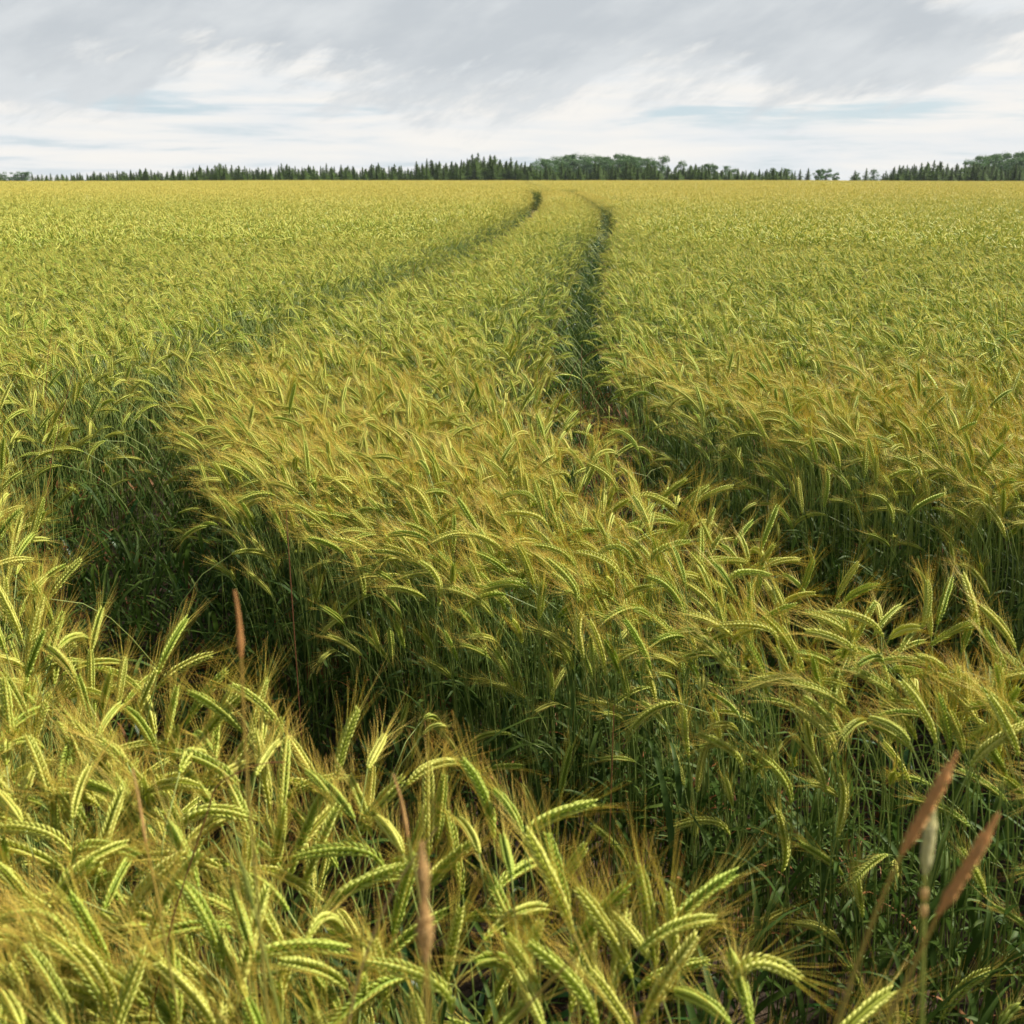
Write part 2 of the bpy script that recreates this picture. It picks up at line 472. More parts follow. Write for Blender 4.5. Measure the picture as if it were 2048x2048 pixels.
def patch(size, n, seed, big):
    rng = random.Random(seed); mb = MB()
    for i in range(n):
        x = (rng.random() - .5) * size * 1.12; y = (rng.random() - .5) * size * 1.12
        h = rng.gauss(1.11, .060) if rng.random() < .8 else rng.uniform(.85, 1.08)
        bd = rng.uniform(.4, 2.0); h -= .05 * max(0, math.cos(.8 * bd))
        lite_plant(mb, x, y, h, bd, rng.uniform(0, 6.28), rng, big)
    for i in range(int(n * .25)):
        a = rng.uniform(0, 6.28)
        mb.join(build_leaf(Vector(((rng.random() - .5) * size, (rng.random() - .5) * size, rng.uniform(.5, .85))), Vector((math.cos(a), math.sin(a), 0)), .22, .013, rng, 1.8, 3), 3)
    return add_proto(mb)
V2 = [patch(1.0, 200, 500 + i, 1.25) for i in range(9)]

# ------------------------------------------------------------------ crop layout
EARPTS = []
for i, b in enumerate(bends):
    rg = random.Random(100 + i); S_, E_ = stem_path(stalk_h(b), b, rg, rg.uniform(.095, .13)); EARPTS.append((E_[0], E_[-1]))
EARX = {i: (a.x + c.x) / 2 for i, (a, c) in enumerate(EARPTS)}
for i_, b_ in zip(V1, VB1):
    S_, E_ = stem_path(stalk_h(b_), b_, random.Random(300 + len(EARX)), .11); EARX[i_] = (E_[0].x + E_[-1].x) / 2
rs = np.random.RandomState(5)
def in_view(X, Y, m=1.3, k=.60): return (np.abs(X) < Y * k + m)
def jgrid(x0, x1, y0, y1, den):
    s = 1 / math.sqrt(den)
    gx, gy = np.meshgrid(np.arange(x0, x1, s), np.arange(y0, y1, s))
    X = gx.ravel() + rs.uniform(-.5, .5, gx.size) * s * 1.3; Y = gy.ravel() + rs.uniform(-.5, .5, gx.size) * s * 1.3
    return X, Y
rows = []      # x y z variant rz tilt sx sz
def plants(X, Y, variants, bends_known, den_tag):
    da, ax, ay = dist_track(X, Y, TRACK_A); db, bx, by = dist_track(X, Y, TRACK_B)
    wa, wb = halfw(Y, True), halfw(Y, False)
    ea, eb = da - wa, db - wb
    e = np.minimum(ea, eb); near_a = ea < eb
    tx = np.where(near_a, ax, bx); ty = np.where(near_a, ay, by); dd = np.hypot(tx, ty) + 1e-6
    jit = rs.normal(0, .035, X.size)
    keep = e + jit > 0
    # direction: towards the gap at edges, otherwise mixed
    towards = np.arctan2(ty, tx)
    base = np.where(rs.random_sample(X.size) < .55, math.pi + rs.normal(-.15, .7, X.size), rs.uniform(-math.pi, math.pi, X.size))
    wgt = np.clip(1 - e / .45, 0, 1)
    edge = rs.random_sample(X.size) < wgt * .85
    ang = np.where(edge, towards + rs.normal(0, .5, X.size), base)
    h = np.where(rs.random_sample(X.size) < .80, rs.normal(1.0, .035, X.size), rs.uniform(.72, .98, X.size))
    # fringe plants along the gap stand at all heights
    fr = np.clip(1.1 - e / .23, 0, 1)
    h = np.where(rs.random_sample(X.size) < fr * .68, rs.uniform(.58, 1.0, X.size), h)
    h = h * (1 + .025 * np.sin(X * 1.9 + 1.3 * np.sin(Y * 1.1)) * np.cos(Y * 1.4 + X * .6))
    tilt = np.where(edge, np.abs(rs.normal(.10, .06, X.size)) * (1 + wgt), np.abs(rs.normal(.03, .03, X.size)))
    var = np.array(variants)[rs.randint(0, len(variants), X.size)]
    Z = terr(X, Y)
    # the head, not only the foot, has to stay out of the gap
    off = np.array([EARX.get(int(v), .25) for v in var]) + np.sin(tilt) * 1.1
    HX = X + np.cos(ang) * off; HY = Y + np.sin(ang) * off
    ha, _, _ = dist_track(HX, HY, TRACK_A); hb, _, _ = dist_track(HX, HY, TRACK_B)
    he = np.minimum(ha - halfw(HY, True), hb - halfw(HY, False))
    low = h < .9
    keep &= (he + rs.normal(0, .03, X.size) + np.where(low, .05, 0) > .0)
    return [(X[i], Y[i], Z[i], int(var[i]), ang[i], tilt[i], 1 + (h[i] - 1) * .3, h[i]) for i in np.where(keep)[0]]
# near, detailed
X, Y = jgrid(-5.5, 5.5, -.6, 6.4, 620)
rr = np.hypot(X, Y); m = in_view(X, Y, 1.0) & (rr < 6.4) & (rr > .42) & (rs.random_sample(X.size) < np.interp(rr, [0, 2.2, 3.0, 4.2, 6.4], [1, 1, .85, .6, 0]))
near = plants(X[m], Y[m], V0, None, 'n')
# middle
X, Y = jgrid(-14, 14, 0, 20, 230)
rr = np.hypot(X, Y); m = in_view(X, Y, 1.6) & (rs.random_sample(X.size) < (rr - 4.2) / 2.2) & (rr < 19.5) & (rs.random_sample(X.size) < (20 - rr) / 5)
mid = plants(X[m], Y[m], V1, None, 'm')
# side strips out of the picture so that light and side views stay right
X, Y = jgrid(-8, 8, -3, 5, 90)
m = (~in_view(X, Y, 1.0)) & (np.hypot(X, Y) > .6) & (np.abs(X) < Y * .6 + 5)
mid += plants(X[m], Y[m], V1, None, 'm')
# along the tracks further out
for TR, A in ((TRACK_A, True), (TRACK_B, False)):
    X, Y = jgrid(-3, 6, 17, 62, 230)
    dt, _, _ = dist_track(X, Y, TR); do, _, _ = dist_track(X, Y, TRACK_B if A else TRACK_A)
    m = (dt < 1.0) & (np.hypot(X, Y) >= 17.5) & ((do >= 1.0) | A)
    mid += plants(X[m], Y[m], V1, None, 'm')
rows += mid
# clumps
def clumps(y0, y1, s, V, half):
    gx, gy = np.meshgrid(np.arange(-y1 * .62 - 5, y1 * .62 + 5, s), np.arange(y0 - 4, y1, s))
    X = gx.ravel() + rs.uniform(-.12, .12, gx.size) * s; Y = gy.ravel() + rs.uniform(-.12, .12, gx.size) * s
    rr = np.hypot(X, Y); js = np.where(np.abs(rr - 60) < 12, 3.5 * np.sin(X * .7) + 2.5 * np.sin(X * 1.9 + 1), 0)
    da, _, _ = dist_track(X, Y, TRACK_A); db, _, _ = dist_track(X, Y, TRACK_B)
    m = in_view(X, Y, 3) & (rr + js >= y0) & (rr + js < y1) & ((np.minimum(da, db) > half) | ((Y > 63) & (da > .35)))
    Z = terr(X, Y)
    for i in np.where(m)[0]:
        rows.append((X[i], Y[i], Z[i], V[rs.randint(len(V))], rs.uniform(-math.pi, math.pi), 0.0, 1.0, rs.normal(1.0, .012)))
clumps(15.6, 165, .95, V2, .95)

# ------------------------------------------------------------------ individual plants traced in the foreground
F = 1932.0
camR = Matrix.Rotation(R(90) - TH, 3, 'X')
def ray(px, py):
    return (camR @ Vector(((px - 966) / F, (966 - py) / F, -1)))
def PT(px, py, depth):
    return Vector((0, 0, CAM_H)) + ray(px, py) * depth
def surf_depth(px, py, top=1.20):
    r = ray(px, py); d = .5
    while d < 30:
        p = Vector((0, 0, CAM_H)) + r * d
        if p.z < top:
            a = dist_track(np.array([p.x]), np.array([p.y]), TRACK_A)[0][0]; b = dist_track(np.array([p.x]), np.array([p.y]), TRACK_B)[0][0]
            if (a > halfw(p.y, True) + .0 and b > halfw(p.y, False)) or p.z < .25: return d
        d += .01
    return d
# (crop origin in source pixels), list of base, middle, tip in 1932-px crops of 700 source px
TR = {
(0, 1348): [((390, 980), (230, 870), (-30, 845)), ((910, 935), (1120, 765), (1480, 810)), ((400, 1015), (520, 945), (750, 1000)),
    ((370, 1450), (210, 1335), (-20, 1370)), ((600, 1900), (450, 1610), (230, 1430)), ((430, 1960), (290, 1700), (150, 1500)),
    ((820, 1490), (920, 1240), (1130, 950)), ((700, 1400), (790, 1200), (1000, 1000)), ((400, 800), (430, 650), (490, 510)),
    ((290, 780), (240, 560), (150, 340)), ((1230, 1620), (1150, 1370), (1000, 1150)), ((1380, 1665), (1530, 1525), (1930, 1515)),
    ((1550, 1480), (1430, 1270), (1330, 1080)), ((1400, 1550), (1340, 1370), (1280, 1190)), ((1340, 640), (1180, 500), (970, 430)),
    ((1560, 320), (1440, 170), (1280, 60)), ((1340, 320), (1200, 190), (1050, 100)), ((700, 490), (610, 405), (480, 350)),
    ((310, 1290), (390, 1160), (510, 1030)), ((860, 430), (790, 290), (700, 190)), ((1910, 1730), (1760, 1630), (1560, 1590)),
    ((160, 1290), (70, 1150), (-40, 1040)), ((1180, 1940), (1050, 1760), (870, 1600)), ((1410, 560), (1470, 450), (1540, 370)),
    ((120, 820), (60, 740), (-20, 650)), ((640, 1870), (560, 1670), (430, 1500)), ((1690, 1480), (1790, 1350), (1890, 1420)),
    ((1880, 790), (1800, 640), (1700, 540)), ((120, 1960), (60, 1830), (-20, 1720)), ((60, 400), (40, 200), (20, 30))],
(650, 1348): [((345, 1075), (160, 972), (-200, 1010)), ((1080, 1010), (1190, 825), (1570, 680)), ((1690, 1090), (1600, 950), (1450, 810)),
    ((1700, 1690), (1570, 1430), (1390, 1180)), ((1790, 1570), (1690, 1430), (1550, 1280)), ((940, 950), (880, 680), (740, 440)),
    ((1345, 1390), (1295, 1150), (1230, 890)), ((1830, 1650), (1790, 1350), (1730, 1020)), ((1170, 1700), (1080, 1570), (1000, 1450)),
    ((1500, 1950), (1380, 1720), (1130, 1490)), ((700, 1870), (590, 1700), (250, 1590)), ((-20, 1320), (180, 1165), (450, 1060)),
    ((480, 470), (510, 340), (545, 210)), ((395, 370), (425, 270), (455, 165)), ((1290, 730), (1320, 550), (1370, 350)),
    ((1030, 1110), (1005, 1000), (980, 890)), ((1160, 770), (1130, 690), (1090, 610)), ((1090, 880), (1020, 740), (930, 640)),
    ((450, 610), (580, 510), (720, 485)), ((850, 990), (805, 880), (740, 800)), ((840, 545), (950, 515), (1090, 510)),
    ((235, 520), (280, 430), (330, 340)), ((160, 800), (80, 690), (0, 600)), ((1210, 1960), (1130, 1780), (1060, 1640)),
    ((60, 600), (100, 400), (180, 200)), ((430, 990), (370, 880), (290, 790))],
(1348, 1348): [((1640, 510), (1750, 390), (1940, 280)), ((380, 560), (320, 430), (100, 310)), ((660, 740), (590, 560), (420, 410)),
    ((890, 430), (830, 310), (680, 190)), ((1450, 400), (1380, 220), (1240, 20)), ((310, 890), (200, 812), (0, 840)),
    ((835, 650), (790, 510), (725, 390)), ((930, 1110), (850, 1030), (700, 935)), ((310, 1790), (430, 1600), (690, 1680)),
    ((1060, 1950), (1030, 1760), (975, 1610)), ((310, 1930), (170, 1810), (10, 1750)), ((1790, 1960), (1840, 1880), (1900, 1830)),
    ((350, 1490), (210, 1365), (40, 1390)), ((360, 1490), (450, 1400), (610, 1310)), ((1470, 1910), (1590, 1740), (1740, 1640)),
    ((590, 1140), (615, 950), (560, 690)), ((1040, 1340), (1015, 1170), (1000, 1030)), ((930, 1510), (820, 1410), (680, 1375)),
    ((130, 650), (150, 500), (185, 390)), ((1300, 370), (1210, 290), (1080, 240)), ((80, 460), (60, 320), (60, 200)),
    ((1180, 1960), (1230, 1890), (1300, 1910)), ((1900, 450), (1840, 300), (1740, 120)), ((900, 900), (940, 700), (920, 560))],
(700, 700): [((1240, 720), (1150, 680), (960, 750)), ((1600, 570), (1530, 475), (1430, 440)), ((1500, 810), (1420, 690), (1270, 600)),
    ((1545, 830), (1660, 805), (1830, 890)), ((900, 760), (830, 670), (740, 600)), ((745, 1090), (665, 930), (570, 780)),
    ((510, 740), (460, 610), (370, 520)), ((465, 960), (400, 810), (300, 740)), ((1500, 1270), (1420, 1170), (1250, 1110)), ((1240, 1190), (1150, 1110), (1010, 1080)),
    ((1110, 980), (1000, 912), (820, 900)), ((1060, 870), (950, 790), (790, 830)), ((570, 810), (490, 780), (410, 790)),
    ((1570, 1190), (1480, 1092), (1370, 1130)), ((490, 1440), (480, 1270), (370, 1150)), ((760, 1710), (700, 1560), (590, 1410)),
    ((1290, 1710), (1260, 1550), (1280, 1460)), ((1260, 1420), (1220, 1280), (1060, 1120)), ((1850, 1460), (1770, 1320), (1650, 1250)), ((1850, 1290), (1820, 1190), (1780, 1090)),
    ((1660, 1200), (1710, 1110), (1870, 1060)), ((80, 1360), (60, 1240), (20, 1120)), ((1410, 1800), (1380, 1650), (1320, 1490))],
(1348, 700): [((810, 390), (710, 230), (550, 180)), ((1250, 340), (1110, 280), (940, 230)), ((1070, 410), (990, 360), (830, 420)),
    ((800, 600), (710, 520), (460, 480)), ((670, 810), (570, 660), (420, 580)), ((715, 960), (695, 800), (680, 660)),
    ((820, 910), (845, 760), (840, 640)), ((1850, 1510), (1660, 1230), (1490, 1120)), ((1840, 1060), (1780, 930), (1690, 830)),
    ((1160, 1590), (1050, 1490), (850, 1440)), ((580, 1610), (480, 1530), (240, 1520)), ((300, 1300), (370, 1232), (530, 1245)),
    ((1370, 1530), (1400, 1410), (1400, 1280)), ((1220, 1000), (1180, 850), (1060, 780)), ((1290, 920), (1370, 850), (1500, 790)),
    ((740, 520), (690, 430), (600, 350)), ((480, 240), (400, 182), (270, 190))],
}
traced = []
for (ox, oy), L in TR.items():
    for pts_ in L: traced.append([((ox + x * 700 / 1932) * .94336, (oy + y * 700 / 1932) * .94336) for x, y in pts_])

def bez(a, b, c, n):
    # quadratic through b at s=.5
    ctl = b * 2 - (a + c) * .5
    return [a * (1 - s) ** 2 + ctl * 2 * s * (1 - s) + c * s * s for s in [i / (n - 1) for i in range(n)]]

individuals = []      # (root, screen x, screen y, description bits)
rngi = random.Random(77)
used = 0
def ndc(p):
    q = camR.transposed() @ (p - Vector((0, 0, CAM_H)))
    return 966 + q.x / -q.z * F, 966 - q.y / -q.z * F, -q.z
for pts_ in traced:
    (ax_, ay_), (bx_, by_), (cx_, cy_) = pts_
    pl = math.hypot(bx_ - ax_, by_ - ay_) + math.hypot(cx_ - bx_, cy_ - by_)
    d0 = surf_depth(bx_, by_, 1.15)
    if d0 < .8: d0 = .8
    kf = min(1.0, .128 / (pl * d0 / F))
    ax_, ay_, cx_, cy_ = bx_ + (ax_ - bx_) * kf, by_ + (ay_ - by_) * kf, bx_ + (cx_ - bx_) * kf, by_ + (cy_ - by_) * kf
    A, B, C = PT(ax_, ay_, d0), PT(bx_, by_, d0), PT(cx_, cy_, d0)
    Lr = (B - A).length + (C - B).length
    if Lr < .095:          # the ear points towards or away from the viewer
        dz = math.sqrt(max(0, .105 ** 2 - Lr ** 2)); sg = -1 if rngi.random() < .35 else 1
        A = PT(ax_, ay_, d0 - sg * dz * .45); C = PT(cx_, cy_, d0 + sg * dz * .45)
    if A.z < .3: continue
    E = bez(A, B, C, 13)
    t0 = (E[1] - E[0]).normalized()
    # stalk: from the ground, ending along the ear's first direction
    hz = A.z; off = Vector((t0.x, t0.y, 0)) * -.10 * (1.0 - .3 * rngi.random())
    g = Vector((A.x + off.x * 1.2, A.y + off.y * 1.2, 0))
    g += Vector((rngi.uniform(-.03, .03), rngi.uniform(.0, .05), 0))
    P0, P1, P2, P3 = g, g + Vector((0, 0, hz * .55)), A - t0 * hz * .13, A
    S = [P0 * (1 - s) ** 3 + P1 * 3 * s * (1 - s) ** 2 + P2 * 3 * s * s * (1 - s) + P3 * s ** 3 for s in [i / 22 for i in range(23)]]
    root = link("rye_plant", None); root.location = g
    S = [p - g for p in S]; E = [p - g for p in E]
    stem = MB(); SS, _ = resample(S, 14); tube(stem, SS, lambda q: .0020 * (1 - .45 * q), 5)
    ear, awn = build_ear(E, rngi, 0, rngi.uniform(.9, 1.25), rngi.uniform(1.0, 1.2))
    link("stem", stem.mesh("stem", [M_STEM]), root)
    eo = link("ear", ear.mesh("ear", [M_EAR]), root); link("awns", awn.mesh("awns", [M_AWN]), eo)
    for k in range(2):
        a = rngi.uniform(0, 6.28)
        link("leaf", build_leaf(S[int(7 + k * 5)], Vector((math.cos(a), math.sin(a), 0)), rngi.uniform(.15, .25), rngi.uniform(.009, .013), rngi, rngi.uniform(1.2, 2.6)).mesh("leaf", [M_LEAF]), root)
    individuals.append((root, ax_, ay_, cx_, cy_))
# thin out random plants whose ear would sit right in front of a traced ear
tr_xy = [(i[0].location.x, i[0].location.y) for i in individuals]
def too_close(x, y): return any((x - a) ** 2 + (y - b) ** 2 < .00035 for a, b in tr_xy)
near = [r for r in near if not too_close(r[0], r[1])]

# the nearest of the remaining plants become individual objects too
def rot_of(r):
    return (Matrix.Rotation(r[4], 4, 'Z') @ Matrix.Rotation(r[5], 4, 'Y')).to_euler()
def ear_pt(r, which):
    me = None
    b = bends[r[3]]
    M = Matrix.Translation((r[0], r[1], r[2])) @ rot_of(r).to_matrix().to_4x4() @ Matrix.Diagonal((r[6], r[6], r[7], 1))
    return M @ EARPTS[r[3]][which]
cand = []
for k, r in enumerate(near):
    a, c = ear_pt(r, 0), ear_pt(r, 1)
    xa, ya, da_ = ndc(a); xc, yc, dc_ = ndc(c)
    if da_ < .3 or dc_ < .3: continue
    xm, ym = (xa + xc) / 2, (ya + yc) / 2
    if not (10 < xm < 1922 and 400 < ym < 1915): continue
    sd_ = surf_depth(xm, ym, 1.10)
    if (da_ + dc_) / 2 > sd_ + .12: continue
    cand.append((da_, k, xa, ya, xc, yc))
cand.sort()
n_more = 300 - len(individuals)
chosen = cand[:n_more]
ids = set(c[1] for c in chosen)
# keep the lens clear: no ear closer than .5 m in front of it
for (dd_, k, xa, ya, xc, yc) in chosen:
    r = near[k]; sm, em, am, lms = part_sets[r[3]]
    root = link("rye_plant", None); root.location = (r[0], r[1], r[2]); root.rotation_euler = rot_of(r); root.scale = (r[6], r[6], r[7])
    link("stem", sm, root); eo = link("ear", em, root); link("awns", am, eo)
    for lm in lms: link("leaf", lm, root)
    individuals.append((root, xa, ya, xc, yc))
rows += [r for k, r in enumerate(near) if k not in ids]

# labels: tilt and shape, and where it stands
def ordinal(n):
    w = ["first", "second", "third", "fourth", "fifth", "sixth", "seventh", "eighth", "ninth", "tenth", "eleventh", "twelfth", "thirteenth",
         "fourteenth", "fifteenth", "sixteenth", "seventeenth", "eighteenth", "nineteenth", "twentieth"]
    t = {2: "twenty", 3: "thirty", 4: "forty", 5: "fifty", 6: "sixty"}
    return w[n - 1] if n <= 20 else (t[n // 10] + "-" + w[n % 10 - 1] if n % 10 else {3: "thirtieth", 4: "fortieth", 5: "fiftieth", 6: "sixtieth"}[n // 10])
bands = [(1760, 'along the bottom edge'), (1620, 'just above the bottom row'), (1480, 'beside the rust grass spikes'),
         (1340, 'above the rust grass spikes'), (1180, 'in the lower middle'), (1000, 'across the middle'), (0, 'beyond the dark wheel gap')]
byband = {}
for it in individuals:
    ym = (it[2] + it[4]) / 2
    for q, (lim, nm) in enumerate(bands):
        if ym >= lim: byband.setdefault(q, []).append(it); break
for q, L in byband.items():
    L.sort(key=lambda i: (i[1] + i[3]) / 2)
    cnt = {}
    for it in L:
        dx, dy = it[3] - it[1], it[4] - it[2]
        ln = math.hypot(dx, dy)
        if dy > 0 and ln > 20 and abs(dx) < dy * 1.6: kd = "drooping"
        elif abs(dx) < abs(dy) * .45: kd = "upright"
        elif dx < 0: kd = "left-leaning"
        else: kd = "right-leaning"
        cnt.setdefault(kd, []).append(it)
    for kd, LL in cnt.items():
        for n_, it in enumerate(LL):
            nm = bands[q][1]
            if len(LL) == 1: lb = "only %s green rye ear %s" % (kd, nm)
            else: lb = "%s green rye ear, %s from the left %s" % (kd, ordinal(n_ + 1), nm)
            setp(it[0], lb, "rye plant", "bearded rye plants in the foreground")

# ------------------------------------------------------------------ instancer
def instancer(name, rows, pcol, label, kind='stuff'):
    me = bpy.data.meshes.new(name)
    A = np.array(rows, float)
    me.from_pydata(A[:, :3].tolist(), [], [])
    at = me.attributes.new('variant', 'INT', 'POINT'); at.data.foreach_set('value', A[:, 3].astype(np.int32))
    rot = np.zeros((len(A), 3)); 
    eul = [(Matrix.Rotation(a[4], 3, 'Z') @ Matrix.Rotation(a[5], 3, 'Y')).to_euler() for a in A]
    rot = np.array([tuple(e) for e in eul])
    at = me.attributes.new('rot', 'FLOAT_VECTOR', 'POINT'); at.data.foreach_set('vector', rot.ravel())
    at = me.attributes.new('scl', 'FLOAT_VECTOR', 'POINT'); at.data.foreach_set('vector', np.stack([A[:, 6], A[:, 6], A[:, 7]], 1).ravel())
    o = link(name, me)
    ng = bpy.data.node_groups.new(name + "_scatter", 'GeometryNodeTree')
    ng.interface.new_socket(name="Geometry", in_out='INPUT', socket_type='NodeSocketGeometry')
    ng.interface.new_socket(name="Geometry", in_out='OUTPUT', socket_type='NodeSocketGeometry')
    gi = ng.nodes.new('NodeGroupInput'); go = ng.nodes.new('NodeGroupOutput')
    ip = ng.nodes.new('GeometryNodeInstanceOnPoints'); ci = ng.nodes.new('GeometryNodeCollectionInfo')
    ci.inputs['Collection'].default_value = pcol; ci.inputs['Separate Children'].default_value = True; ci.inputs['Reset Children'].default_value = True
    def na(nm, ty):
        n = ng.nodes.new('GeometryNodeInputNamedAttribute'); n.data_type = ty; n.inputs['Name'].default_value = nm
        return [s for s in n.outputs if s.enabled and s.name == 'Attribute'][0]
    ng.links.new(gi.outputs[0], ip.inputs['Points']); ng.links.new(ci.outputs[0], ip.inputs['Instance'])
    ip.inputs['Pick Instance'].default_value = True
    ng.links.new(na('variant', 'INT'), ip.inputs['Instance Index'])
    e2r = ng.nodes.new('FunctionNodeEulerToRotation'); ng.links.new(na('rot', 'FLOAT_VECTOR'), e2r.inputs[0])
    ng.links.new(e2r.outputs[0], ip.inputs['Rotation'])
    ng.links.new(na('scl', 'FLOAT_VECTOR'), ip.inputs['Scale'])
    ng.links.new(ip.outputs[0], go.inputs[0])
    md = o.modifiers.new("scatter", 'NODES'); md.node_group = ng
    setp(o, label, {"rye_crop": "crop", "track_weeds": "weeds"}.get(name, "wood"), None, kind)
    return o
print("instances", len(rows), "near", len(near), "individual", len(individuals))
instancer("rye_crop", rows, proto, "dense stand of golden green bearded rye filling the field to the horizon")

# ------------------------------------------------------------------ undergrowth in the wheel gaps
wcol = bpy.data.collections.new("weed_prototypes")
def weed(seed, mat, n, L, w, h):
    rng = random.Random(seed); mb = MB()
    for i in range(n):
        a = rng.uniform(0, 6.28)
        b = Vector((rng.gauss(0, .04), rng.gauss(0, .04), rng.uniform(0, h)))
        mb.join(build_leaf(b, Vector((math.cos(a), math.sin(a), 0)), L * rng.uniform(.5, 1.2), w * rng.uniform(.6, 1.2), rng, rng.uniform(.8, 2.6), 6, rng.uniform(.5, 1.6)), mat)
    o = bpy.data.objects.new("weed_%03d" % len(wcol.objects), mb.mesh("weed", [M_WEED, M_LEAF, M_DRY])); wcol.objects.link(o)
weed(1, 0, 12, .22, .016, .25); weed(2, 1, 12, .26, .016, .35); weed(3, 0, 30, .10, .016, .40); weed(4, 2, 12, .16, .010, .22); weed(5, 2, 10, .12, .016, .30)
weed(6, 1, 12, .26, .012, .55)
wr = []
for TRK, A, y1 in ((TRACK_A, True, 30), (TRACK_B, False, 45)):
    X, Y = jgrid(-3, 4, -.3, y1, 60)
    dt, tx_, ty_ = dist_track(X, Y, TRK)
    m = dt < halfw(Y, A) + .12
    for i in np.where(m)[0]:
        side_right = tx_[i] < 0
        if A and Y[i] < 2.8 and rs.rand() < .5: continue
        if A:
            v = rs.choice([1, 1, 5, 0, 3, 4, 1, 5]) ; s = rs.uniform(.5, 1.0) * (1.1 if 2.8 < Y[i] < 5.5 else .8)
            if 2.8 < Y[i] < 5.2 and rs.rand() < .7: v = 5; s = rs.uniform(.7, 1.15)
        else:
            if Y[i] < 5: v = rs.choice([1, 5, 3, 3]); s = rs.uniform(.5, .9)
            elif side_right and Y[i] < 9: v = rs.choice([3, 4, 4, 3]); s = rs.uniform(.7, 1.15)
            else: v = rs.choice([0, 2, 2, 5]); s = rs.uniform(.8, 1.3)
        wr.append((X[i], Y[i], float(terr(X[i], Y[i])) - .02, int(v), rs.uniform(-3.1, 3.1), 0, s, s))
X, Y = jgrid(-3.2, 3.2, .1, 5.5, 24)
m = in_view(X, Y, .6)
for i in np.where(m)[0]:
    s = rs.uniform(.8, 1.5); wr.append((X[i], Y[i], -.02, int(rs.choice([1, 5, 5, 3, 0])), rs.uniform(-3.1, 3.1), 0, s, s))
instancer("track_weeds", wr, wcol, "low dark green weeds and rust brown dead leaves under the crop and in the wheel gaps")

# ------------------------------------------------------------------ grasses standing above the crop
M_GRED = simple_mat("seed_head_rust", (.68, .33, .11), (.78, .45, .18), .3)
M_GTAN = simple_mat("seed_head_tan", (.68, .42, .16), (.74, .50, .22), .3)
M_GCREAM = simple_mat("seed_head_cream", (.70, .68, .32), (.80, .74, .42), .3)
M_GGREEN = simple_mat("grass_green", (.22, .30, .05), (.34, .34, .08), .2)
M_GSTEM = simple_mat("grass_stem_ochre", (.22, .24, .05), (.42, .27, .06), .15)
M_GTANST = simple_mat("grass_stem_tan", (.30, .20, .08), (.50, .32, .15), .15)
M_GDARK = simple_mat("grass_stem_dark_red", (.16, .07, .03), (.24, .08, .04), .1)

def catmull(P, n=10):
    out = []
    Q = [P[0] * 2 - P[1]] + P + [P[-1] * 2 - P[-2]]
    for i in range(1, len(Q) - 2):
        a, b, c, d_ = Q[i - 1], Q[i], Q[i + 1], Q[i + 2]
        for k in range(n):
            s = k / n
            out.append(b * 1.0 + (c - a) * (.5 * s) + (a * 2 - b * 5 + c * 4 - d_) * (.5 * s * s) + (b * 3 - c * 3 + d_ - a) * (.5 * s ** 3))
    out.append(P[-1]); return out

def seed_head(P, prof, rng, mat_i=0):
    """bristly spike: a core tube covered in tiny spikelets"""
    mb = MB(); tube(mb, P, lambda s: prof(s) * .75, 8, 0)
    T, U, V = frames(P); n = len(P)
    for k in range(420):
        s = rng.random() * (n - 1.001); i = int(s); a = rng.uniform(0, 6.28)
        p = P[i].lerp(P[i + 1], s - i); rr_ = prof(s / (n - 1))
        sd = U[i] * math.cos(a) + V[i] * math.sin(a)
        lemma(mb, p + sd * rr_ * .55, (T[i] * .85 + sd * .52).normalized(), sd, max(rr_ * .9, .0016), max(rr_ * .42, .0008), 0, False)
    return mb

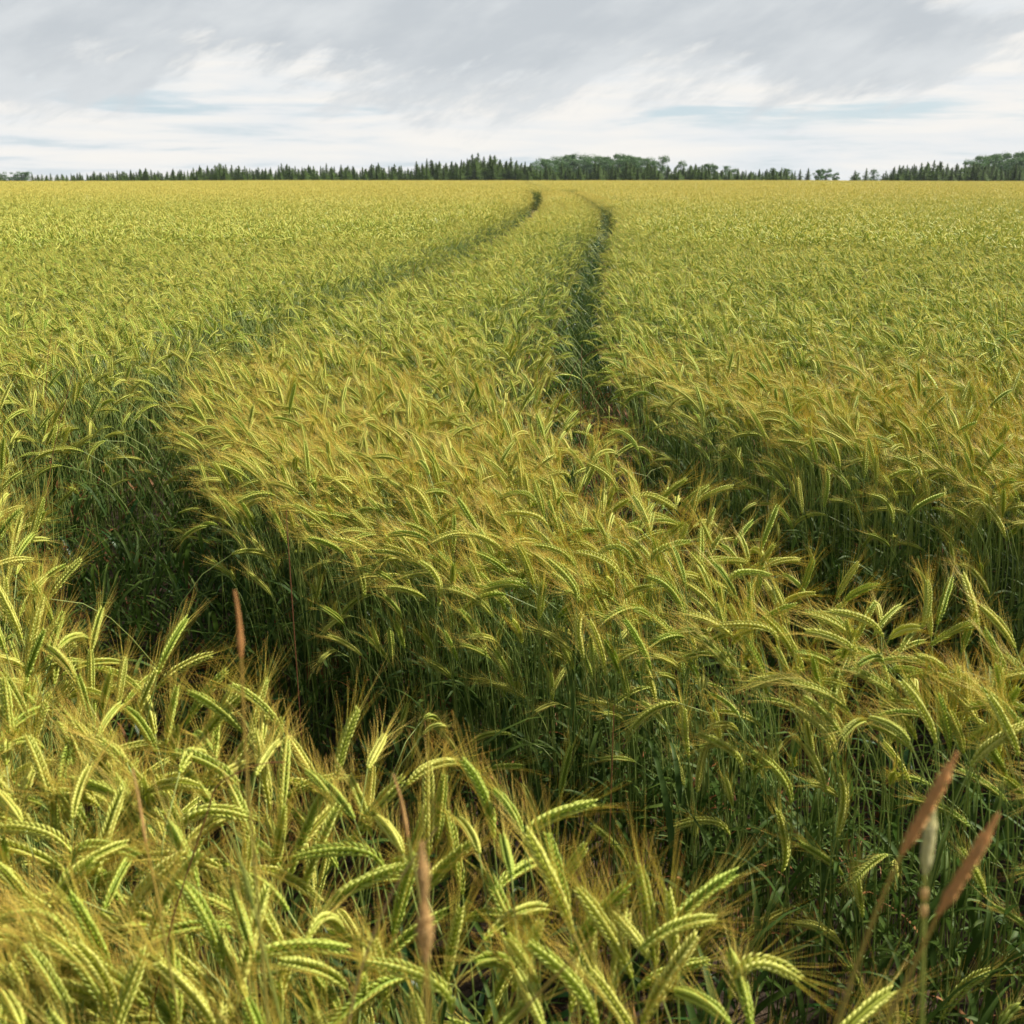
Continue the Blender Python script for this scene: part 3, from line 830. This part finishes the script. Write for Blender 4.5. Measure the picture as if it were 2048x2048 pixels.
def grass(name, label, cat, pts_, depth, head=None, head_mat=None, stem_mat=None, r=.0011, taper=.5, group=None, nodes=None, arch=False):
    """pts_: pixels from the tip downwards; head = (number of leading points that make the head, profile)"""
    rng = random.Random(hash(label) % 1000 if False else len(label) * 7)
    dp = depth if isinstance(depth, (list, tuple)) else [depth] * len(pts_)
    W_ = [PT(x, y, d_) for (x, y), d_ in zip(pts_, dp)]
    last = W_[-1]; dirn = (W_[-1] - W_[-2]).normalized()
    # carry the stalk on to the ground, straightening up
    gx, gy = last.x + dirn.x * .35 / max(.3, -dirn.z) , last.y + dirn.y * .35 / max(.3, -dirn.z)
    if math.hypot(gx, gy) < .25: gy = .25
    g = Vector((gx, gy, 0))
    mid_ = last.lerp(g, .45) + Vector((dirn.x, dirn.y, 0)) * .08
    root = link(name, None); root.location = g
    full = [p - g for p in W_]
    L0 = full[-1]; k_ = L0.length
    low = [L0 * (1 - s) ** 3 + (L0 + dirn * k_ * .33) * 3 * s * (1 - s) ** 2 + Vector((0, 0, k_ * .33)) * 3 * s * s * (1 - s) for s in [j / 10 for j in range(1, 11)]]
    nh, prof = head or (1, None)
    stem_pts = catmull(full[nh - 1:], 8) + low
    sp = list(reversed(stem_pts)); mb = MB(); tube(mb, sp, lambda s: r * (1 - taper * s), 6)
    so = link("stem", mb.mesh("stem", [stem_mat]), root)
    if nodes:
        for (ix, iy) in nodes:
            c = PT(ix, iy, dp[0]) - g; nb = MB()
            dv = (full[nh - 1] - full[nh]).normalized()
            tube(nb, [c - dv * .004, c - dv * .002, c + dv * .002, c + dv * .004], lambda s: r * (1.0 + .6 * math.sin(s * math.pi)), 8)
            link("node", nb.mesh("node", [M_GTAN]), so)
    if head:
        hp, _ = resample(list(reversed(catmull(full[:nh], 8))), 18)
        link("seed_head", seed_head(hp, prof, rng).mesh("seed_head", [head_mat]), root)
    for k in range(1):
        a = rng.uniform(0, 6.28); b = sp[max(2, len(sp) // 8)]
        link("leaf", build_leaf(b, Vector((math.cos(a), math.sin(a), 0)), .2, .006, rng, 1.6).mesh("leaf", [M_GGREEN]), root)
    setp(root, label, cat, group)
    return root
cyl = lambda R_: (lambda s: R_ * (min(1, .35 + s * 4) * min(1, .12 + (1 - s) * 3.2)))
grass("foxtail_grass", "thick rust brown blurred grass spike leaning right, taller of the two at lower right", "grass", [(1806, 1420), (1755, 1515), (1700, 1612), (1640, 1755), (1560, 1990)], .62, (3, cyl(.0038)), M_GRED, M_GSTEM, .0014, .3)
grass("foxtail_grass", "rust brown blurred grass spike nearest the right edge, shorter and lower of the leaning pair", "grass", [(1884, 1535), (1830, 1628), (1768, 1728), (1715, 1840), (1640, 1990)], .62, (3, cyl(.0036)), M_GRED, M_GSTEM, .0014, .3)
grass("ryegrass", "pale cream grass head on an upright knotted stem between two rust spikes", "grass", [(1762, 1530), (1752, 1585), (1745, 1650), (1742, 1780), (1738, 1990)], .66, (3, cyl(.0038)), M_GCREAM, M_GGREEN, .0016, .3, nodes=[(1744, 1686), (1743, 1718)])
def twolump(s): return .0012 + .0040 * math.exp(-((s - .25) / .22) ** 2) + .0028 * math.exp(-((s - .72) / .16) ** 2)
grass("foxtail_grass", "upright brown blurred grass spike with a narrow waist near the bottom centre", "grass", [(795, 1590), (799, 1680), (803, 1815), (806, 1900), (810, 1990)], .58, (3, twolump), M_GTAN, M_GSTEM, .0017, .2)
def slim(R_): return lambda s: R_ * (min(1, .4 + s * 3) * (1 - .9 * s))
grass("foxtail_grass", "tall thin grass with a narrow rust tip rising at left over the dark gap", "grass", [(443, 1115), (451, 1170), (455, 1240), (462, 1400), (474, 1560), (484, 1680)], .80, (3, slim(.0034)), M_GRED, M_GSTEM, .0013, .3)
grass("bent_grass", "slender grass stalk with ochre tip at left in front of the upright ear", "grass", [(250, 1450), (262, 1510), (275, 1590), (296, 1690), (314, 1790)], .95, (3, slim(.0022)), M_GTAN, M_GSTEM, .0012, .3)
grass("bent_grass", "dry tan grass stem bent over diagonally beside the waisted brown spike", "grass", [(826, 1560), (785, 1615), (745, 1675), (706, 1760), (672, 1860), (648, 1990)], .85, None, None, M_GTANST, .0012, .5)
grass("bent_grass", "pinkish thin grass spike standing among ears just left of the waisted brown spike", "grass", [(742, 1462), (757, 1510), (770, 1580), (785, 1660), (800, 1760)], .95, (3, slim(.0026)), M_GTAN, M_GGREEN, .0011, .3)
grass("bent_grass", "dark red arched grass tip lying over green ears at lower left", "grass", [(540, 1438), (500, 1440), (455, 1455), (410, 1483), (392, 1530)], [1.25, 1.25, 1.25, 1.25, 1.25], None, None, M_GDARK, .0012, .5)
grass("bent_grass", "plain yellow green grass spike crossing the big arched ear at lower left", "grass", [(430, 1565), (452, 1620), (478, 1712), (500, 1800)], .95, (3, slim(.0042)), M_GGREEN, M_GGREEN, .0015, .3)
grass("bent_grass", "ochre grass blade rising to the right at the bottom centre edge", "grass", [(1128, 1762), (1060, 1830), (985, 1910), (930, 1990)], .8, None, None, M_GSTEM, .0022, .7)
for lb, P_, dd_ in [
    ("dark red thin grass stem standing above crop at the far left edge", [(50, 560), (44, 610), (34, 690)], 5.5),
    ("dark red thin grass stem leaning right beside the dark left-hand gap", [(142, 688), (128, 740), (112, 800)], 3.6),
    ("dark red thin grass stem left of the dark gap, above the upper left ears", [(100, 615), (92, 660), (88, 710)], 4.6),
    ("red thin grass stem in front of the far left wheel gap", [(783, 497), (776, 535), (768, 580)], 7.0),
    ("reddish thin grass stem below the far left wheel gap, upright", [(716, 575), (718, 610), (718, 650)], 5.6),
    ("reddish thin grass stem at right edge of the middle crop strip", [(1098, 650), (1097, 690), (1096, 740)], 4.0),
    ("dark thin grass stem standing in the crop just right of the central gap", [(1296, 505), (1293, 540), (1292, 590)], 7.4),
    ("dark thin grass stem standing alone at the right edge of the far crop", [(1910, 505), (1902, 550), (1896, 610)], 7.0),
    ("rust thin grass stem standing in front of the shaded stalks, left of centre", [(540, 962), (542, 1000), (546, 1060)], 2.4),
    ("red brown dead grass blade upright among shaded stalks in the lower middle", [(1158, 1330), (1157, 1370), (1155, 1430)], 2.0)]:
    grass("bent_grass", lb, "grass", P_, dd_, None, None, M_GDARK, .0014 * max(1, dd_ / 5), .5, "thin reddish grass stems above the crop")
a_ = grass("bent_grass", "red arched grass stem hanging over the mouth of the central gap", "grass", [(1172, 656), (1130, 660), (1090, 682), (1072, 720)], 4.2, None, None, M_GDARK, .0017, .5)

# ------------------------------------------------------------------ far trees
def tree_mat(name, c, c2, tr=.25):
    return plant_mat(name, c, c2, tuple(x * 1.15 for x in c), tuple(x * 1.25 for x in c2), tr, .6, .2)
M_SPR = tree_mat("spruce_needles", (.050, .095, .012), (.100, .165, .018))
M_SPR2 = tree_mat("young_spruce_needles", (.075, .14, .022), (.14, .22, .035))
M_DEC = tree_mat("broad_leaves", (.050, .12, .030), (.10, .19, .045))
M_BARK = tree_mat("bark", (.05, .038, .026), (.065, .05, .035), 0)

def spruce_mesh(seed, H, width, dens=1.0):
    rng = random.Random(seed); cr = MB(); tk = MB()
    tube(tk, [Vector((0, 0, -.3)), Vector((0, 0, H * .5)), Vector((0, 0, H * .99))], lambda s: H * .014 * (1 - .93 * s), 6)
    z = H * .04; lv = 0
    while z < H * .985:
        s = z / H
        rad = width * min((1 - s) * 1.0, .62 + .1 * (1 - s)) * rng.uniform(.7, 1.25)
        nb = int((5 + 7 * (1 - s)) * dens)
        for k in range(nb):
            a = rng.uniform(0, 6.28); L = rad * rng.uniform(.55, 1.25)
            dr = Vector((math.cos(a), math.sin(a), rng.uniform(-.30, .18) + .55 * s))
            sd = Vector((-math.sin(a), math.cos(a), 0))
            m = max(3, int(L / (.028 * H))) 
            for j in range(m):
                q = (j + .5) / m; p = Vector((0, 0, z)) + dr * (L * q)
                for r_ in range(4):
                    c = p + Vector((rng.gauss(0, 1), rng.gauss(0, 1), rng.gauss(0, .7))) * .020 * H * (1.1 - s)
                    sz = H * .020 * (1.15 - .7 * s) * rng.uniform(.6, 1.4) * (1.2 - .5 * q)
                    u = (dr + sd * rng.uniform(-1, 1)).normalized(); v = Vector((rng.gauss(0, .6), rng.gauss(0, .6), 1)).cross(u).normalized()
                    cr.add([tuple(c - u * sz), tuple(c + v * sz * .45), tuple(c + u * sz), tuple(c - v * sz * .45 - Vector((0, 0, sz * .4)))], [(0, 1, 2), (0, 2, 3)], [rng.random()] * 4, 0, rng.random())
        z += H * .032 * (1 - .45 * s)
    # leader
    for j in range(14):
        p = Vector((0, 0, H * (.93 + .07 * j / 14))); a = rng.uniform(0, 6.28); sz = H * .010
        u = Vector((math.cos(a), math.sin(a), .8)).normalized(); v = Vector((0, 0, 1)).cross(u)
        cr.add([tuple(p - u * sz), tuple(p + v * sz * .4), tuple(p + u * sz)], [(0, 1, 2)], [.5] * 3, 0, rng.random())
    return tk, cr
def broad_mesh(seed, H, width, loose=0.0):
    rng = random.Random(seed); cr = MB(); tk = MB()
    tube(tk, [Vector((0, 0, -.3)), Vector((.02 * H, 0, H * .35)), Vector((0, .02 * H, H * .75))], lambda s: H * .022 * (1 - .8 * s), 7)
    cl = []
    for i in range(46):
        a = rng.uniform(0, 6.28); q = rng.random() ** .5; zz = rng.uniform(.12, .95)
        rw = width * math.sqrt(max(.05, 1 - ((zz - .5) / .52) ** 2)) * q * .9
        c = Vector((math.cos(a) * rw, math.sin(a) * rw, H * zz)); cl.append((c, H * rng.uniform(.06, .12)))
        b0 = Vector((0, 0, H * max(.25, zz * .7)))
        tube(tk, [b0, b0.lerp(c, .5) + Vector((0, 0, -.02 * H)), c], lambda s: H * .006 * (1 - .8 * s), 4)
    for c, rr_ in cl:
        for k in range(int(135 * (1 - loose * .5))):
            dv = Vector((rng.gauss(0, 1), rng.gauss(0, 1), rng.gauss(0, .8))); dv.normalize(); p = c + dv * rr_ * rng.uniform(.5, 1.15)
            sz = H * .0145 * rng.uniform(.6, 1.3)
            u = Vector((rng.gauss(0, 1), rng.gauss(0, 1), rng.gauss(0, .5))).normalized(); v = u.cross(dv)
            if v.length < .1: continue
            v.normalize()
            cr.add([tuple(p - u * sz), tuple(p + v * sz * .7), tuple(p + u * sz), tuple(p - v * sz * .7)], [(0, 1, 2, 3)], [rng.random()] * 4, 0, rng.random())
    return tk, cr
SPR = []
for i in range(7):
    tk, cr = spruce_mesh(40 + i, 10, [2.8, 3.4, 2.4, 3.8, 3.0, 2.6, 3.6][i], 1.0)
    SPR.append((tk.mesh("trunk", [M_BARK]), cr.mesh("crown", [M_SPR if i % 3 else M_SPR2], False)))
BRD = []
for i in range(5):
    tk, cr = broad_mesh(60 + i, 10, [3.6, 3.2, 4.0, 3.0, 3.4][i], .6 if i == 3 else 0)
    BRD.append((tk.mesh("trunk", [M_BARK]), cr.mesh("crown", [M_DEC], False)))
# skyline of the photograph: (x px, top y px) in the 1932-px picture, kind
rt = random.Random(3)
sky_s = [(0, 330), (62, 329), (78, 330), (96, 328), (118, 329), (135, 328), (150, 326), (165, 328), (178, 324), (190, 326), (205, 325), (222, 322), (236, 324), (248, 321),
    (262, 319), (275, 318), (286, 321), (298, 323), (316, 324), (326, 319), (340, 320), (352, 322), (364, 317), (378, 313), (392, 313), (404, 312), (413, 308), (424, 311), (436, 312),
    (450, 313), (462, 314), (472, 318), (486, 316), (500, 318), (512, 317), (524, 313), (532, 309), (545, 314), (556, 314), (568, 316), (580, 312), (590, 314), (606, 314), (617, 309),
    (630, 315), (644, 311), (655, 313), (668, 316), (684, 316), (697, 313), (703, 310), (712, 308), (724, 317), (733, 314), (744, 310), (756, 313), (770, 318), (785, 305), (798, 309),
    (806, 300), (818, 304), (830, 305), (842, 308), (852, 305), (862, 310), (870, 302), (880, 300), (890, 292), (903, 289), (914, 296), (925, 293), (934, 300), (944, 302), (955, 304), (964, 297),
    (976, 303), (990, 306), (1002, 312), (1015, 318), (1030, 312), (1045, 322), (1060, 308), (1076, 316), (1092, 312), (1108, 320), (1124, 306), (1140, 316), (1155, 311), (1168, 318),
    (1182, 305), (1196, 312), (1210, 314), (1222, 308), (1236, 312), (1262, 314), (1276, 316), (1290, 314), (1302, 312), (1314, 310), (1326, 311), (1336, 313), (1350, 320), (1364, 321), (1378, 322),
    (1392, 318), (1406, 322), (1418, 323), (1434, 320), (1446, 320), (1462, 318), (1474, 317), (1486, 322), (1500, 323), (1510, 320), (1527, 318),
    (1614, 322), (1634, 318), (1672, 323), (1688, 315), (1698, 312), (1712, 312), (1724, 310), (1738, 308), (1752, 306), (1764, 303), (1776, 306), (1790, 309), (1806, 309), (1822, 308), (1838, 306),
    (1850, 310), (1868, 308), (1884, 314), (1900, 318), (1918, 308), (1932, 316)]
bro_s = [(5, 325, 420), (28, 324, 420), (46, 325, 420), (1010, 306, 330), (1030, 300, 340), (1052, 297, 350), (1074, 292, 360), (1095, 292, 360), (1118, 293, 360), (1140, 296, 350), (1160, 292, 345),
    (1180, 292, 340), (1202, 296, 330), (1222, 298, 310), (1250, 294, 290), (1285, 304, 280), (1340, 310, 300), (1378, 314, 300), (1546, 320, 255), (1560, 319, 260), (1576, 326, 260),
    (1650, 320, 262), (1616, 325, 262), (1460, 318, 290), (1485, 319, 290), (1838, 302, 300), (1858, 295, 320), (1882, 290, 330), (1905, 292, 330), (1928, 288, 330), (1948, 292, 330)]
def place_tree(ms, x, ytop, depth, name, label_bits, wide=1.0):
    r = ray(x, ytop); k = depth / r.y; top = Vector((0, 0, CAM_H)) + r * k
    gz = float(terr(top.x, top.y)); H = top.z - gz
    root = link(name, None); root.location = (top.x, top.y, gz); s = H / 10
    root.scale = (s * wide, s * wide, s); root.rotation_euler = (0, 0, rt.uniform(0, 6.28))
    link("trunk", ms[0], root); link("crown", ms[1], root)
    return root
spr_all = []; belt = []
for i, (x, y) in enumerate(sky_s):
    dep = rt.uniform(225, 262); k = rt.randrange(7)
    o = place_tree(SPR[k], x + rt.uniform(-2, 2), y - 1.5, dep, "spruce_tree", None, rt.uniform(1.25, 1.85)); spr_all.append((x, y, o, k))
    # lower neighbour filling the hedge of trees
    for _q in range(3 if (60 < x < 1500 or x > 1670) else 0):
        h = 342 - y
        if _q == 0:
            o = place_tree(SPR[rt.randrange(7)], x + rt.uniform(3, 9), y + h * rt.uniform(.12, .36), dep - rt.uniform(3, 9), "spruce_tree", None, rt.uniform(1.4, 2.0)); spr_all.append((x + 6, y + 10, o, 0))
        else:
            r_ = ray(x + rt.uniform(-5, 12), y + h * rt.uniform(-.02, .25)); tp = Vector((0, 0, CAM_H)) + r_ * ((dep + rt.uniform(6, 22)) / r_.y)
            gz_ = float(terr(tp.x, tp.y)); s_ = (tp.z - gz_) / 10
            belt.append((tp.x, tp.y, gz_, rt.randrange(7), rt.uniform(0, 6.2), 0, s_ * rt.uniform(1.7, 2.5), s_))
scol = bpy.data.collections.new("belt_prototypes")
for k_, (tm, cm) in enumerate(SPR): scol.objects.link(bpy.data.objects.new("belt_spruce_%03d" % k_, cm))
instancer("spruce_belt", belt, scol, "dense belt of young spruces closing the gaps behind the front row of trees")
spr_all.sort(key=lambda q: q[0])
def lab_seq(items, adj, place_fn, group, cat):
    groups = {}
    for it in items: groups.setdefault((adj(it), place_fn(it[0])), []).append(it)
    for (ad, pl), L in groups.items():
        for n_, it in enumerate(L):
            if len(L) == 1: lb = "the only %s %s" % (ad, pl)
            else: lb = "%s, %s from the left %s" % (ad, ordinal(n_ + 1), pl)
            setp(it[2], lb, cat, group)
zones = [(200, "at the far left"), (420, "left of the first rise"), (640, "in the left treeline half"), (800, "left of the tallest cluster"),
         (980, "in the tallest pointed cluster"), (1120, "before the round wood's left half"), (1250, "before the round wood's right half"),
         (1400, "just right of the round wood"), (1540, "up to the sky gap on the right"), (1680, "right beyond the sky gap"), (1830, "in the right-hand rise"), (9999, "at the far right corner")]
def zone(x):
    for l, n_ in zones:
        if x < l: return n_
lab_seq(spr_all, lambda it: ("tall pointed spruce" if (342 - it[1]) > 38 else "mid-sized dark spruce" if (342 - it[1]) > 22 else "small low spruce"), zone, "spruces along the far field edge", "tree")
br_all = []
bro_s += [(x_ + 9, y_ + 7, d_ - 14) for (x_, y_, d_) in bro_s if 1000 < x_ < 1235 or x_ > 1830]
for (x, y, dep) in bro_s:
    k = 3 if x in (1250, 1285, 1222, 1650) else rt.choice([0, 1, 2, 4])
    o = place_tree(BRD[k], x, y - 1, dep, "broadleaf_tree", None, 1.0 if dep < 300 else rt.uniform(1.2, 1.5)); br_all.append((x, y, o, k))
br_all.sort(key=lambda q: q[0])
lab_seq(br_all, lambda it: ("loose-crowned broadleaf tree" if it[3] == 3 else "round-crowned broadleaf tree"), lambda x: "on the far left skyline" if x < 100 else "in the central wood" if x < 1300 else "right of the round wood" if x < 1500 else "around the sky gap" if x < 1700 else "at the right edge of the skyline", "broadleaf trees on the skyline", "tree")

# ------------------------------------------------------------------ air
hz = MB(); x0, x1, y0, y1, z0, z1 = -420, 420, -30, 480, -12, 28
hz.v = [(x, y, z) for z in (z0, z1) for y in (y0, y1) for x in (x0, x1)]
hz.f = [(0, 2, 3, 1), (4, 5, 7, 6), (0, 1, 5, 4), (2, 6, 7, 3), (0, 4, 6, 2), (1, 3, 7, 5)]
hz.m = [0] * 6; hz.t = [0] * 8; hz.r = [0] * 8
hm = bpy.data.materials.new("haze_air"); hm.use_nodes = True; hm.node_tree.nodes.clear()
pv = hm.node_tree.nodes.new('ShaderNodeVolumePrincipled'); ho = hm.node_tree.nodes.new('ShaderNodeOutputMaterial')
pv.inputs['Color'].default_value = (.80, .88, 1, 1); pv.inputs['Density'].default_value = .00014
hm.node_tree.links.new(pv.outputs[0], ho.inputs['Volume'])
setp(link("haze", hz.mesh("haze", [hm], False)), "thin pale blue air softening the distant wood", None, None, 'stuff')
